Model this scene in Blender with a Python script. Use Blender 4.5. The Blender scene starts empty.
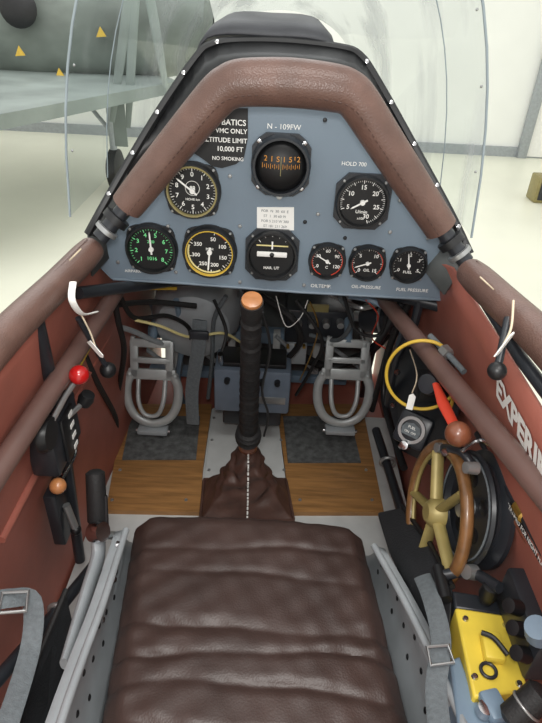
import bpy, bmesh, math, random
from mathutils import Vector, Matrix, Euler
RN = random.Random(4)
PI = math.pi
scene = bpy.context.scene
col = scene.collection
try:
    scene.view_settings.view_transform = 'Standard'
except Exception:
    pass
# ------------------------------------------------------------ camera
FP = 562.0
th = math.radians(33.0); ro = math.radians(3.0)
Fv = Vector((0, math.cos(th), -math.sin(th))); U0 = Vector((0, math.sin(th), math.cos(th))); R0 = Vector((1, 0, 0))
Uv = U0*math.cos(ro) - R0*math.sin(ro); Rv = R0*math.cos(ro) + U0*math.sin(ro)
CAM = Vector((0.01, 0, 0))
cd = bpy.data.cameras.new('camera'); cam = bpy.data.objects.new('camera', cd); col.objects.link(cam)
cd.sensor_fit = 'VERTICAL'; cd.sensor_height = 36.0; cd.lens = FP/723*36; cd.clip_start = 0.01; cd.clip_end = 100
M = Matrix.Identity(4)
for i in range(3):
    M[i][0] = Rv[i]; M[i][1] = Uv[i]; M[i][2] = -Fv[i]; M[i][3] = CAM[i]
cam.matrix_world = M
scene.camera = cam

def P(px, py, X=None, Y=None, Z=None):
    """point where the sight line of a photo position meets the plane X=, Y= or Z="""
    d = Fv + Rv*((px-271)/FP) + Uv*((361.5-py)/FP)
    if X is not None: t = (X-CAM.x)/d.x
    elif Y is not None: t = Y/d.y
    else: t = Z/d.z
    return CAM + d*t
def dep(p): return (Vector(p)-CAM).dot(Fv)

# ------------------------------------------------------------ materials
def lin(c):
    c /= 255.0
    return c/12.92 if c <= 0.04045 else ((c+0.055)/1.055)**2.4
def mat(name, rgb, rough=.5, metal=0, var=.12, scale=25, bump=0, bscale=150, coat=0, stretch=None, kind='noise', detail=4):
    m = bpy.data.materials.new(name); m.use_nodes = True
    nt = m.node_tree; b = nt.nodes['Principled BSDF']
    b.inputs['Roughness'].default_value = rough; b.inputs['Metallic'].default_value = metal
    if coat: b.inputs['Coat Weight'].default_value = coat; b.inputs['Coat Roughness'].default_value = .15
    c = [lin(v) for v in rgb]
    tc = nt.nodes.new('ShaderNodeTexCoord'); mp = nt.nodes.new('ShaderNodeMapping')
    nt.links.new(tc.outputs['Object'], mp.inputs['Vector'])
    if stretch: mp.inputs['Scale'].default_value = stretch
    n = nt.nodes.new('ShaderNodeTexNoise'); n.inputs['Scale'].default_value = scale; n.inputs['Detail'].default_value = detail
    nt.links.new(mp.outputs['Vector'], n.inputs['Vector'])
    r = nt.nodes.new('ShaderNodeValToRGB')
    r.color_ramp.elements[0].position = .3; r.color_ramp.elements[1].position = .7
    r.color_ramp.elements[0].color = [v*(1-var) for v in c]+[1]; r.color_ramp.elements[1].color = [min(1, v*(1+var)) for v in c]+[1]
    nt.links.new(n.outputs['Fac'], r.inputs['Fac']); nt.links.new(r.outputs['Color'], b.inputs['Base Color'])
    if bump:
        if kind == 'voronoi':
            n2 = nt.nodes.new('ShaderNodeTexVoronoi'); out = n2.outputs['Distance']
        else:
            n2 = nt.nodes.new('ShaderNodeTexNoise'); n2.inputs['Detail'].default_value = 3; out = n2.outputs['Fac']
        n2.inputs['Scale'].default_value = bscale
        nt.links.new(mp.outputs['Vector'], n2.inputs['Vector'])
        bp = nt.nodes.new('ShaderNodeBump'); bp.inputs['Strength'].default_value = bump; bp.inputs['Distance'].default_value = .002
        nt.links.new(out, bp.inputs['Height']); nt.links.new(bp.outputs['Normal'], b.inputs['Normal'])
    return m
def plexi(name):
    m = bpy.data.materials.new(name); m.use_nodes = True; nt = m.node_tree; nt.nodes.remove(nt.nodes['Principled BSDF'])
    out = nt.nodes['Material Output']
    tr = nt.nodes.new('ShaderNodeBsdfTransparent'); tr.inputs['Color'].default_value = (.91, .94, .945, 1)
    gl = nt.nodes.new('ShaderNodeBsdfGlossy'); gl.inputs['Roughness'].default_value = .05
    df = nt.nodes.new('ShaderNodeBsdfDiffuse'); df.inputs['Color'].default_value = (.70, .74, .76, 1)
    lw = nt.nodes.new('ShaderNodeLayerWeight'); lw.inputs['Blend'].default_value = .5
    pw = nt.nodes.new('ShaderNodeMath'); pw.operation = 'POWER'; pw.inputs[1].default_value = 3
    ml = nt.nodes.new('ShaderNodeMath'); ml.operation = 'MULTIPLY_ADD'; ml.inputs[1].default_value = .4; ml.inputs[2].default_value = .03
    nt.links.new(lw.outputs['Facing'], pw.inputs[0]); nt.links.new(pw.outputs[0], ml.inputs[0])
    tc = nt.nodes.new('ShaderNodeTexCoord'); mp = nt.nodes.new('ShaderNodeMapping'); mp.inputs['Scale'].default_value = (1, 1, .15); mp.inputs['Rotation'].default_value = (.3, .5, 0)
    nt.links.new(tc.outputs['Object'], mp.inputs['Vector'])
    n = nt.nodes.new('ShaderNodeTexNoise'); n.inputs['Scale'].default_value = 14; n.inputs['Detail'].default_value = 3
    nt.links.new(mp.outputs['Vector'], n.inputs['Vector'])
    mr = nt.nodes.new('ShaderNodeMapRange'); mr.inputs['From Min'].default_value = .48; mr.inputs['From Max'].default_value = .66; mr.inputs['To Min'].default_value = .02; mr.inputs['To Max'].default_value = .42  # streaky haze on the pane is painted in as pale diffuse noise
    nt.links.new(n.outputs['Fac'], mr.inputs['Value'])
    a = nt.nodes.new('ShaderNodeMixShader'); b = nt.nodes.new('ShaderNodeMixShader')
    nt.links.new(ml.outputs[0], a.inputs[0]); nt.links.new(tr.outputs[0], a.inputs[1]); nt.links.new(gl.outputs[0], a.inputs[2])
    nt.links.new(mr.outputs[0], b.inputs[0]); nt.links.new(a.outputs[0], b.inputs[1]); nt.links.new(df.outputs[0], b.inputs[2])
    nt.links.new(b.outputs[0], out.inputs['Surface'])
    return m
K = {}
K['leather'] = mat('brown_leather', (98, 74, 66), .36, var=.16, scale=30, bump=.2, bscale=500, kind='voronoi')
K['seatleather'] = mat('dark_brown_leather', (62, 47, 43), .45, var=.2, scale=12, bump=.12, bscale=420, kind='voronoi')
K['boot'] = mat('boot_leather', (76, 54, 47), .45, var=.25, scale=30, bump=.4, bscale=120)
K['thread'] = mat('thread', (205, 190, 165), .8)
K['panel'] = mat('blue_grey_paint', (114, 129, 142), .45, var=.05, scale=12, bump=.08, bscale=300)
K['black'] = mat('black_paint', (24, 25, 27), .4, var=.2)
K['blackmetal'] = mat('black_tube_paint', (40, 43, 48), .35, var=.2)
K['dial'] = mat('dial_black', (16, 17, 19), .5, var=.05)
K['white'] = mat('white_marking', (238, 238, 234), .6, var=.03)
K['cream'] = mat('cream_marking', (226, 214, 150), .6, var=.03)
K['green'] = mat('luminous_green', (130, 240, 160), .5, var=.03)
K['yellow'] = mat('yellow_paint', (206, 172, 62), .45, var=.1)
K['olive'] = mat('olive_ring', (140, 130, 84), .45, var=.1)
K['red'] = mat('red_paint', (200, 66, 46), .35, var=.06)
K['redgloss'] = mat('red_knob_gloss', (175, 25, 25), .15, var=.05, coat=.5)
K['orange'] = mat('orange_lettering', (200, 135, 45), .5, var=.05)
K['redwall'] = mat('red_brown_primer', (164, 98, 84), .5, var=.2, scale=7, bump=.1, bscale=80)
K['tube'] = mat('brown_tube_paint', (106, 82, 76), .36, var=.1)
K['grey'] = mat('grey_metal_paint', (160, 166, 170), .4, metal=.15, var=.1)
K['lightgrey'] = mat('light_grey_paint', (188, 191, 190), .5, var=.07)
K['cast'] = mat('cast_aluminium', (178, 182, 182), .4, metal=.25, var=.12, bump=.1, bscale=200)
K['alu'] = mat('bare_aluminium', (165, 167, 167), .36, metal=.7, var=.12)
K['chrome'] = mat('chrome', (200, 200, 202), .2, metal=1, var=.03)
K['brass'] = mat('brass', (190, 152, 78), .3, metal=.8, var=.1)
K['gold'] = mat('olive_gold_spokes', (160, 144, 90), .42, metal=.25, var=.2)
K['rimwood'] = mat('brown_wood_rim', (122, 86, 52), .34, var=.3, scale=60, coat=.3)
K['woodball'] = mat('varnished_wood', (168, 112, 68), .32, var=.2, scale=40, stretch=(1, 1, 5), coat=.3)
K['darkwood'] = mat('reddish_wood', (122, 72, 50), .3, var=.25, scale=40, coat=.3)
K['wood'] = mat('plywood_floor', (148, 108, 64), .45, var=.3, scale=14, stretch=(.8, 9, 3), bump=.1, bscale=60, detail=8)
K['pad'] = mat('scuffed_black_pad', (88, 90, 90), .6, var=.45, scale=60, bump=.5, bscale=220)
K['rubber'] = mat('black_rubber', (28, 28, 29), .6, var=.15, bump=.4, bscale=300)
K['web'] = mat('grey_webbing', (100, 107, 111), .8, var=.15, scale=200, bump=.4, bscale=600)
K['tag'] = mat('white_tag', (236, 236, 232), .7, var=.02)
K['bluepaint'] = mat('steel_blue_paint', (116, 136, 154), .4, var=.08)
K['bluegrey'] = mat('blue_grey_box_paint', (98, 110, 124), .45, var=.1)
K['yellowbox'] = mat('yellow_enamel', (226, 200, 74), .38, var=.1)
K['fabric'] = mat('black_fabric', (38, 40, 43), .7, var=.2, bump=.4, bscale=300)
K['fairing'] = mat('dark_grey_padding', (52, 53, 58), .55, var=.2, bump=.25, bscale=150)
K['floorbg'] = mat('hangar_floor_paint', (230, 231, 214), .35, var=.05, scale=.8)
K['wallbg'] = mat('hangar_wall_paint', (242, 244, 240), .7, var=.03, scale=1)
K['camo'] = mat('grey_green_camouflage', (112, 120, 114), .5, var=.45, scale=1.1, stretch=(1, 1, 1.6))
K['camo2'] = mat('pale_grey_underside', (132, 142, 138), .5, var=.25, scale=1.6)
K['plexi'] = plexi('windscreen_plexiglass')
K['plexiedge'] = mat('polished_plexiglass_edge', (138, 150, 156), .25, var=.1)
K['skin'] = mat('outer_skin_paint', (84, 88, 88), .5, var=.1)

# ------------------------------------------------------------ mesh builder
def cr(pts, n):
    pts = [Vector(p) for p in pts]
    if n <= 1 or len(pts) < 3: return pts
    out = []
    for i in range(len(pts)-1):
        p0 = pts[max(0, i-1)]; p1 = pts[i]; p2 = pts[i+1]; p3 = pts[min(len(pts)-1, i+2)]
        for k in range(n):
            t = k/n
            out.append(.5*((2*p1)+(p2-p0)*t+(2*p0-5*p1+4*p2-p3)*t*t+(3*p1-p0-3*p2+p3)*t**3))
    out.append(pts[-1]); return out
_tx = {}
def text_me(s, bold=.0):
    k = (s, bold)
    if k in _tx: return _tx[k]
    cu = bpy.data.curves.new('t', 'FONT'); cu.body = s; cu.size = 1; cu.align_x = 'CENTER'; cu.align_y = 'CENTER'; cu.offset = bold; cu.resolution_u = 3
    o = bpy.data.objects.new('t', cu); col.objects.link(o)
    dg = bpy.context.evaluated_depsgraph_get(); dg.update()
    me = bpy.data.meshes.new_from_object(o.evaluated_get(dg))
    bpy.data.objects.remove(o); _tx[k] = me; return me
def frame(o, x, y):
    """matrix with origin o, X axis x, Y axis y (orthogonalised), Z = x cross y"""
    x = Vector(x).normalized(); z = x.cross(Vector(y)).normalized(); y = z.cross(x)
    m = Matrix.Identity(4)
    for i in range(3): m[i][0] = x[i]; m[i][1] = y[i]; m[i][2] = z[i]; m[i][3] = o[i]
    return m
def axis(o, z):
    """matrix with Z axis along z"""
    z = Vector(z).normalized(); h = Vector((1, 0, 0)) if abs(z.x) < .8 else Vector((0, 1, 0))
    y = z.cross(h).normalized(); x = y.cross(z)
    m = Matrix.Identity(4)
    for i in range(3): m[i][0] = x[i]; m[i][1] = y[i]; m[i][2] = z[i]; m[i][3] = o[i]
    return m
MW = {}
class MB:
    def __init__(s): s.bm = bmesh.new()
    def tube(s, pts, r, seg=12, sm=1, closed=False, flat=1.0, upv=None):
        if closed: P_ = [Vector(p) for p in pts]
        else: P_ = cr(pts, sm)
        n = len(P_)
        if isinstance(r, (list, tuple)):
            rr = []
            for i in range(n):
                f = i/(n-1)*(len(r)-1); a = min(int(f), len(r)-2); rr.append(r[a]*(1-(f-a))+r[a+1]*(f-a))
        else: rr = [r]*n
        T = []
        for i in range(n):
            if closed: d = P_[(i+1) % n]-P_[i-1]
            else: d = P_[min(n-1, i+1)]-P_[max(0, i-1)]
            T.append(d.normalized())
        h = Vector(upv) if upv else (Vector((0, 0, 1)) if abs(T[0].z) < .85 else Vector((0, 1, 0)))
        N = T[0].cross(h).normalized(); rings = []
        for i in range(n):
            if upv: N = T[i].cross(h).normalized()
            else: N = (N-T[i]*N.dot(T[i])).normalized()
            B = T[i].cross(N)
            rings.append([s.bm.verts.new(P_[i]+N*math.cos(2*PI*k/seg)*rr[i]+B*math.sin(2*PI*k/seg)*rr[i]*flat) for k in range(seg)])
        for i in range(n if closed else n-1):
            a = rings[i]; b = rings[(i+1) % n]
            for k in range(seg): s.bm.faces.new((a[k], a[(k+1) % seg], b[(k+1) % seg], b[k]))
        if not closed: s.bm.faces.new(rings[0][::-1]); s.bm.faces.new(rings[-1])
        return s
    def ring(s, m, R, r, seg=40, rs=10, a0=0, a1=2*PI):
        full = abs(a1-a0-2*PI) < 1e-4
        n = seg if full else seg+1
        pts = [m @ Vector((R*math.cos(a0+(a1-a0)*i/seg), R*math.sin(a0+(a1-a0)*i/seg), 0)) for i in range(n)]
        return s.tube(pts, r, rs, closed=full)
    def lathe(s, prof, m=None, seg=32):
        m = m or Matrix.Identity(4); rings = []
        for (r, z) in prof:
            if r < 1e-6: rings.append([s.bm.verts.new(m @ Vector((0, 0, z)))])
            else: rings.append([s.bm.verts.new(m @ Vector((r*math.cos(2*PI*k/seg), r*math.sin(2*PI*k/seg), z))) for k in range(seg)])
        for a, b in zip(rings, rings[1:]):
            for k in range(seg):
                k2 = (k+1) % seg
                if len(a) == 1 and len(b) == 1: continue
                if len(a) == 1: s.bm.faces.new((a[0], b[k2], b[k]))
                elif len(b) == 1: s.bm.faces.new((a[k], a[k2], b[0]))
                else: s.bm.faces.new((a[k], a[k2], b[k2], b[k]))
        return s
    def box(s, c, size, m=None, bev=0):
        m = m or Matrix.Identity(4)
        g = bmesh.ops.create_cube(s.bm, size=1); vs = g['verts']
        for v in vs: v.co = Vector((v.co.x*size[0], v.co.y*size[1], v.co.z*size[2]))
        if bev:
            es = list({e for v in vs for e in v.link_edges})
            r = bmesh.ops.bevel(s.bm, geom=es, offset=bev, segments=2, affect='EDGES', profile=.5)
            vs = list({v for f in r['faces'] for v in f.verts} | {v for v in vs if v.is_valid})
        for v in vs: v.co = m @ (v.co+Vector(c))
        return s
    def ball(s, c, r, sc=(1, 1, 1), seg=20):
        g = bmesh.ops.create_uvsphere(s.bm, u_segments=seg, v_segments=seg//2+2, radius=r)
        for v in g['verts']: v.co = Vector((v.co.x*sc[0], v.co.y*sc[1], v.co.z*sc[2]))+Vector(c)
        return s
    def prism(s, poly, z0, z1, m=None):
        m = m or Matrix.Identity(4)
        a = [s.bm.verts.new(m @ Vector((p[0], p[1], z0))) for p in poly]
        b = [s.bm.verts.new(m @ Vector((p[0], p[1], z1))) for p in poly]
        n = len(poly)
        s.bm.faces.new(a[::-1]); s.bm.faces.new(b)
        for i in range(n): s.bm.faces.new((a[i], a[(i+1) % n], b[(i+1) % n], b[i]))
        return s
    def slab(s, pts, off):
        """closed sheet through 3D points, thickened by vector off"""
        a = [s.bm.verts.new(Vector(p)) for p in pts]; b = [s.bm.verts.new(Vector(p)+Vector(off)) for p in pts]; n = len(a)
        s.bm.faces.new(a[::-1]); s.bm.faces.new(b)
        for i in range(n): s.bm.faces.new((a[i], a[(i+1) % n], b[(i+1) % n], b[i]))
        return s
    def grid(s, rows, closeu=False):
        V = [[s.bm.verts.new(Vector(p)) for p in r] for r in rows]
        for a, b in zip(V, V[1:]):
            n = len(a)
            for k in range(n if closeu else n-1): s.bm.faces.new((a[k], a[(k+1) % n], b[(k+1) % n], b[k]))
        return s
    def text(s, t, size, m, bold=0):
        n = len(s.bm.verts); s.bm.from_mesh(text_me(t, bold)); s.bm.verts.ensure_lookup_table()
        for v in s.bm.verts[n:]: v.co = m @ (v.co*size)
        return s
    def build(s, name, mt, parent=None, local=False, ang=40, solid=0, label=None, bevel=0):
        bmesh.ops.recalc_face_normals(s.bm, faces=s.bm.faces[:])
        if parent is not None:
            if not local: s.bm.transform(MW[parent.name].inverted())
            loc = None
        else:
            cs = [v.co for v in s.bm.verts]
            lo = Vector([min(c[i] for c in cs) for i in range(3)]); hi = Vector([max(c[i] for c in cs) for i in range(3)])
            loc = Vector(((lo.x+hi.x)/2, (lo.y+hi.y)/2, lo.z)); s.bm.transform(Matrix.Translation(-loc))
        me = bpy.data.meshes.new(name); s.bm.to_mesh(me); s.bm.free()
        for p in me.polygons: p.use_smooth = True
        try: me.set_sharp_from_angle(angle=math.radians(ang))
        except Exception: pass
        me.materials.append(K[mt] if isinstance(mt, str) else mt)
        o = bpy.data.objects.new(name, me); col.objects.link(o)
        if parent is not None: o.parent = parent; MW[o.name] = MW[parent.name].copy()
        else: o.location = loc; MW[o.name] = Matrix.Translation(loc)
        if solid:
            md = o.modifiers.new('solid', 'SOLIDIFY'); md.thickness = solid; md.offset = 0
        if bevel:
            md = o.modifiers.new('bevel', 'BEVEL'); md.width = bevel; md.segments = 2; md.limit_method = 'ANGLE'
        if label: o['label'] = label
        return o
def tag(o, label, cat, group=None):
    o['label'] = label; o['category'] = cat
    if group: o['group'] = group
    return o
def thing(name, label, cat, loc=(0, 0, 0), rot=(0, 0, 0), group=None):
    o = bpy.data.objects.new(name, None); col.objects.link(o); o.empty_display_size = .02
    o.location = loc; o.rotation_euler = rot
    MW[o.name] = Matrix.Translation(Vector(loc)) @ Euler(rot).to_matrix().to_4x4()
    return tag(o, label, cat, group)
def struct(o): o['kind'] = 'structure'; return o

FZ = -2.2; PY = .82; CZ = -.93
# ------------------------------------------------------------ hangar setting
struct(MB().box((0, 4, FZ-.05), (26, 22, .1)).build('floor', 'floorbg'))
struct(MB().box((0, 10.6, 0.3), (26, .2, 5)).build('wall_back', 'wallbg'))
struct(MB().box((-13, 4, 0.3), (.2, 22, 5)).build('wall_left', 'wallbg'))
struct(MB().box((7.5, 4, 0.3), (.2, 22, 5)).build('wall_right', 'wallbg'))
struct(MB().box((0, 10.47, FZ+.08), (26, .05, .16)).build('baseboard_back', 'grey'))
dp = P(516, 172, Y=10.45)
d_ = MB()
d_.box((dp.x, 10.42, -1.0), (.16, .1, 2.4), bev=.01); d_.box((dp.x+1.6, 10.42, -1.0), (.16, .1, 2.4), bev=.01); d_.box((dp.x+.8, 10.42, .25), (1.76, .1, .16), bev=.01)
dr = struct(d_.build('door_1', 'grey'))
MB().box((dp.x+.8, 10.45, -1.0), (1.45, .05, 2.35)).build('door_panel', 'white', dr)
MB().box((dp.x+.18, 10.40, -1.1), (.05, .06, .16), bev=.01).build('door_handle', 'chrome', dr)
bx = P(534, 200, Z=FZ)
t = thing('tool_cabinet', 'small dark yellow-framed cabinet on the hangar floor at the far right', 'cabinet', (bx.x+.1, bx.y, FZ))
MB().box((0, 0, .17), (.34, .3, .34), bev=.02).build('body', 'olive', t, local=True)
MB().box((0, -.155, .17), (.26, .02, .25), bev=.005).build('door', 'blackmetal', t, local=True)

# background aircraft -------------------------------------------------
ac = thing('aircraft', 'grey-green camouflaged aircraft parked on the hangar floor at left', 'aircraft', (-3.6, 7.6, FZ))
rows = []
for (x, r, zc) in [(-8, .28, -.3), (-7, .4, -.33), (-5.6, .55, -.35), (-4.2, .66, -.36), (-3, .68, -.36), (-2.1, .6, -.36), (-1.35, .48, -.36), (-1.0, .34, -.36), (-.92, .1, -.36)]:
    rows.append([Vector((x, 8.1+r*math.cos(a*2*PI/28), zc+r*1.15*math.sin(a*2*PI/28))) for a in range(28)])
MB().grid(rows, True).build('body', 'camo', ac)
w0 = P(-5, 122, Z=-.95); w1 = P(178, 86, Z=-.95)
poly = [(w0.x, w0.y), (w1.x, w1.y), (w1.x-.3, w1.y+.6), (w1.x-2.6, 8.6), (w0.x-2.6, w0.y+.5), (w0.x-1.2, w0.y-.6)]
MB().prism(poly, -1.02, -.9).build('wing', 'camo2', ac)
q = P(118, 190, Z=FZ)
MB().tube([(q.x, q.y, -1.02), (q.x, q.y, FZ+.3)], .045).build('landing_gear_leg', 'grey', ac)
MB().tube([(q.x, q.y, -1.5), (q.x-.45, q.y+.1, -1.0)], .025).build('drag_strut', 'grey', ac)
MB().box((q.x+.1, q.y-.02, -1.35), (.18, .02, .6), bev=.005).build('gear_door', 'camo2', ac)
MB().lathe([(0, -.08), (.18, -.08), (.25, -.05), (.25, .05), (.18, .08), (0, .08)], axis((q.x, q.y, FZ+.26), (1, 0, 0))).build('wheel', 'rubber', ac)
hb = P(138, -70, Y=6.9)
MB().lathe([(0, -.35), (.08, -.28), (.14, -.1), (.15, .1), (0, .1)], axis(hb, (0.2, 1, 0))).build('propeller_hub', 'lightgrey', ac)
for (ex, ey) in ((128, 128), (166, 88), (112, 122)):
    e = P(ex, ey, Y=6.9)
    MB().tube([hb, hb.lerp(e, .3), hb.lerp(e, .7), e], [.05, .055, .05, .03], flat=.25, upv=(0, 1, 0)).build('propeller_blade', 'camo2', ac)
for (x, y, Yd) in ((20, 52, 7.34), (101, 33, 7.42), (60, 74, 7.38)):
    c = P(x, y, Y=Yd)
    MB().prism([(-.06, -.04), (.06, -.04), (0, .065)], 0, .01, frame(c, (1, 0, .1), (0, .2, 1))).build('warning_triangle', 'yellow', ac, label='yellow warning triangle')
MB().lathe([(0, -.05), (.16, -.05), (.2, 0), (.16, .03), (0, .03)], axis(P(18, 8, Y=7.3), (.2, -1, .1)), 24).build('exhaust_port', 'black', ac)

# ------------------------------------------------------------ own fuselage
fu = thing('fuselage', 'red-brown painted cockpit shell of the aircraft with its frame tubes', 'aircraft fuselage', (0, .6, -1.05))
def wallx(z, y):
    k = (-.30-z)/.65
    return (.262+.098*math.sin(min(1, max(0, k))*PI/2))*(1-.10*max(0, y-.6))
for sg in (-1, 1):
    rows = []
    for j in range(16):
        z = -.312-j/15*.69
        rows.append([(sg*wallx(z, y), y, z-(.03 if (j == 0 and y > .8) else 0)) for y in [-.25+i*.1 for i in range(18)]])
    MB().grid(rows).build('side_skin', 'redwall', fu, solid=.004)
MB().box((0, .6, -1.0), (.74, 1.75, .03)).build('belly_skin', 'redwall', fu)
MB().box((0, 1.44, -.75), (.6, .02, .46)).build('firewall', 'skin', fu)
# rim and nose skin
rim_px = [(88, 234, .76), (100, 212, .77), (125, 168, .80), (160, 110, .84), (196, 58, .88), (212, 45, .89), (240, 41, .9), (290, 42, .9), (340, 48, .9), (360, 56, .89), (378, 82, .87), (415, 148, .83), (450, 212, .79), (470, 254, .76)]
rim = [P(a, b, Y=c) for a, b, c in rim_px]; rims = cr(rim, 4)
MB().tube(rim, .006, 8, sm=4).build('windscreen_rim', 'black', fu)
pan_px = [(98, 264), (112, 230), (140, 178), (180, 122), (210, 82), (240, 72), (290, 72), (345, 78), (368, 92), (405, 150), (445, 215), (468, 262)]
pan = [P(a, b, Y=PY+.004) for a, b in pan_px]; pans = cr(pan, 4)
def resamp(pts, n):
    L = [0]
    for a, b in zip(pts, pts[1:]): L.append(L[-1]+(b-a).length)
    out = []
    for i in range(n):
        t_ = L[-1]*i/(n-1); k = 0
        while k < len(L)-2 and L[k+1] < t_: k += 1
        out.append(pts[k].lerp(pts[k+1], (t_-L[k])/max(1e-9, L[k+1]-L[k])))
    return out
ra = resamp(rims, 40); rb = resamp(pans, 40)
MB().grid([ra, rb]).build('coaming', 'black', fu, solid=.002)
nose = [ra]
for (dy, sc, dz) in ((.15, .8, -.05), (.4, .7, -.10), (.8, .6, -.15), (1.2, .5, -.2)):
    nose.append([Vector((p.x*sc, p.y+dy, -.3+(p.z+.3)*sc+dz)) for p in ra])
MB().grid(nose).build('nose_skin', 'skin', fu, solid=.003)
for sg in (-1, 1):
    e = rim[0] if sg < 0 else rim[-1]
    MB().grid([[e, Vector((e.x*.8, e.y+.15, e.z-.05)), Vector((e.x*.7, e.y+.4, e.z-.1)), Vector((e.x*.65, 1.45, e.z-.13))], [(sg*.255, .74, -.35), (sg*.25, .92, -.36), (sg*.245, 1.15, -.38), (sg*.24, 1.45, -.4)]]).build('nose_side_skin', 'skin', fu, solid=.003)
for i in (3, 6, 9, 12, 15, 25, 28, 31, 34, 37):
    p = ra[i]; MB().lathe([(0, .003), (.0028, .002), (.0032, 0), (0, 0)], axis(p+Vector((0, -.006, .002)), (0, -1, .4)), 10).build('screw', 'chrome', fu)
# frame tubes
def ft(pts, r, m='tube', sm=1, lab=None): return MB().tube(pts, r, 14, sm=sm).build('frame_tube', m, fu, label=lab)
ft([P(-60, 560, X=-.285), P(117, 290, X=-.255)], .0135)
ft([P(374, 288, X=.2), P(600, 560, X=.288)], .0135)
ft([P(78, 293, X=-.262), P(170, 282, Y=.93), P(200, 280, Y=.93)], .009, 'blackmetal')
ft([P(330, 284, Y=.9), P(400, 296, Y=.88), P(476, 314, Y=.82)], .0115, 'blackmetal')
ft([P(36, 318, X=-.272), P(62, 430, X=-.3), P(80, 560, X=-.31)], .009, 'blackmetal')
ft([P(484, 300, X=.262), P(522, 360, X=.266), P(560, 410, X=.27)], .007, 'blackmetal')
ft([P(100, 300, Y=.95), P(133, 400, Y=1.2)], .009, 'blackmetal')
ft([P(404, 300, Y=.9), P(372, 352, Y=1.2), P(362, 395, Y=1.35)], .009, 'blackmetal')
ft([P(0, 540, X=-.325), P(110, 330, X=-.315)], .007, 'redwall')

# ------------------------------------------------------------ floor inside cockpit
MB().box((-.01, .55, CZ-.022), (.68, 1.3, .02)).build('floor_pan', 'lightgrey', fu)
fb = thing('floorboard', 'varnished plywood foot board under the rudder pedals', 'floorboard', (-.04, 1.05, CZ-.012))
def fpoly(pts, z): return [P(a, b, Z=z) for a, b in pts]
L_ = fpoly([(106, 510), (124, 404), (212, 404), (203, 468), (200, 512)], CZ)
R_ = fpoly([(290, 512), (284, 460), (276, 404), (362, 404), (384, 512)], CZ)
MB().slab(L_, (0, 0, -.012)).build('board', 'wood', fb); MB().slab(R_, (0, 0, -.012)).build('board', 'wood', fb)
MB().slab(fpoly([(213, 408), (277, 408), (289, 512), (201, 512)], CZ-.001), (0, 0, -.011)).build('centre_strip', 'lightgrey', fb)
for pts in ([(131, 416), (200, 416), (196, 459), (122, 459)], [(283, 416), (350, 416), (361, 462), (288, 462)]):
    MB().slab(fpoly(pts, CZ+.004), (0, 0, -.0038)).build('foot_pad', 'pad', fb, label='scuffed black foot pad')
for (a, b) in ((214, 418), (212, 440), (209, 470), (279, 418), (281, 440), (284, 470), (120, 470), (112, 500), (186, 500), (300, 500), (372, 500), (366, 470)):
    MB().lathe([(0, .003), (.003, .0025), (.004, 0), (0, 0)], Matrix.Translation(P(a, b, Z=CZ)), 10).build('screw', 'alu', fb)

# ------------------------------------------------------------ instrument panel
ip = thing('instrument_panel', 'blue-grey instrument panel below the padded arch', 'instrument panel', P(285, 290, Y=PY))
outl = pans+[P(468, 300, Y=PY+.004), P(300, 291, Y=PY+.004), P(182, 282, Y=PY+.004), P(112, 278, Y=PY+.004)]
pts = [Vector((p.x, PY, p.z)) for p in outl]
MB().slab(pts, (0, .004, 0)).build('panel_plate', 'panel', ip)
MB().tube([P(113, 279, Y=PY), P(182, 283, Y=PY), P(300, 292, Y=PY), P(467, 301, Y=PY)], .0025, 8).build('edge_trim', 'panel', ip)
def pm(px, py, off=.0008): return frame(P(px, py, Y=PY)-Vector((0, off, 0)), (1, 0, 0), (0, 0, 1))
for (s_, a, b, sz, bd) in (('N - 109FW', 284, 127, .0100, 0), ('HOLD 700', 354, 164, .0078, .004), ('OILTEMP.', 321, 286, .008, .006), ('OIL-PRESSURE', 366, 287, .0075, .008), ('FUEL PRESSURE', 412, 290, .0075, .008), ('AIRPARK', 133, 271, .0065, .01)):
    MB().text(s_, sz, pm(a, b), bd).build('lettering', 'white', ip)
for (a, b) in ((230, 176), (325, 120), (318, 214), (400, 200), (176, 272), (240, 226), (305, 222), (345, 238), (428, 238), (390, 232), (118, 262), (448, 286), (304, 285), (240, 282), (168, 226)):
    MB().lathe([(0, .0025), (.0024, .002), (.0032, 0), (0, 0)], pm(a, b, 0), 10).build('screw', 'black' if a % 2 else 'alu', ip)

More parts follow.
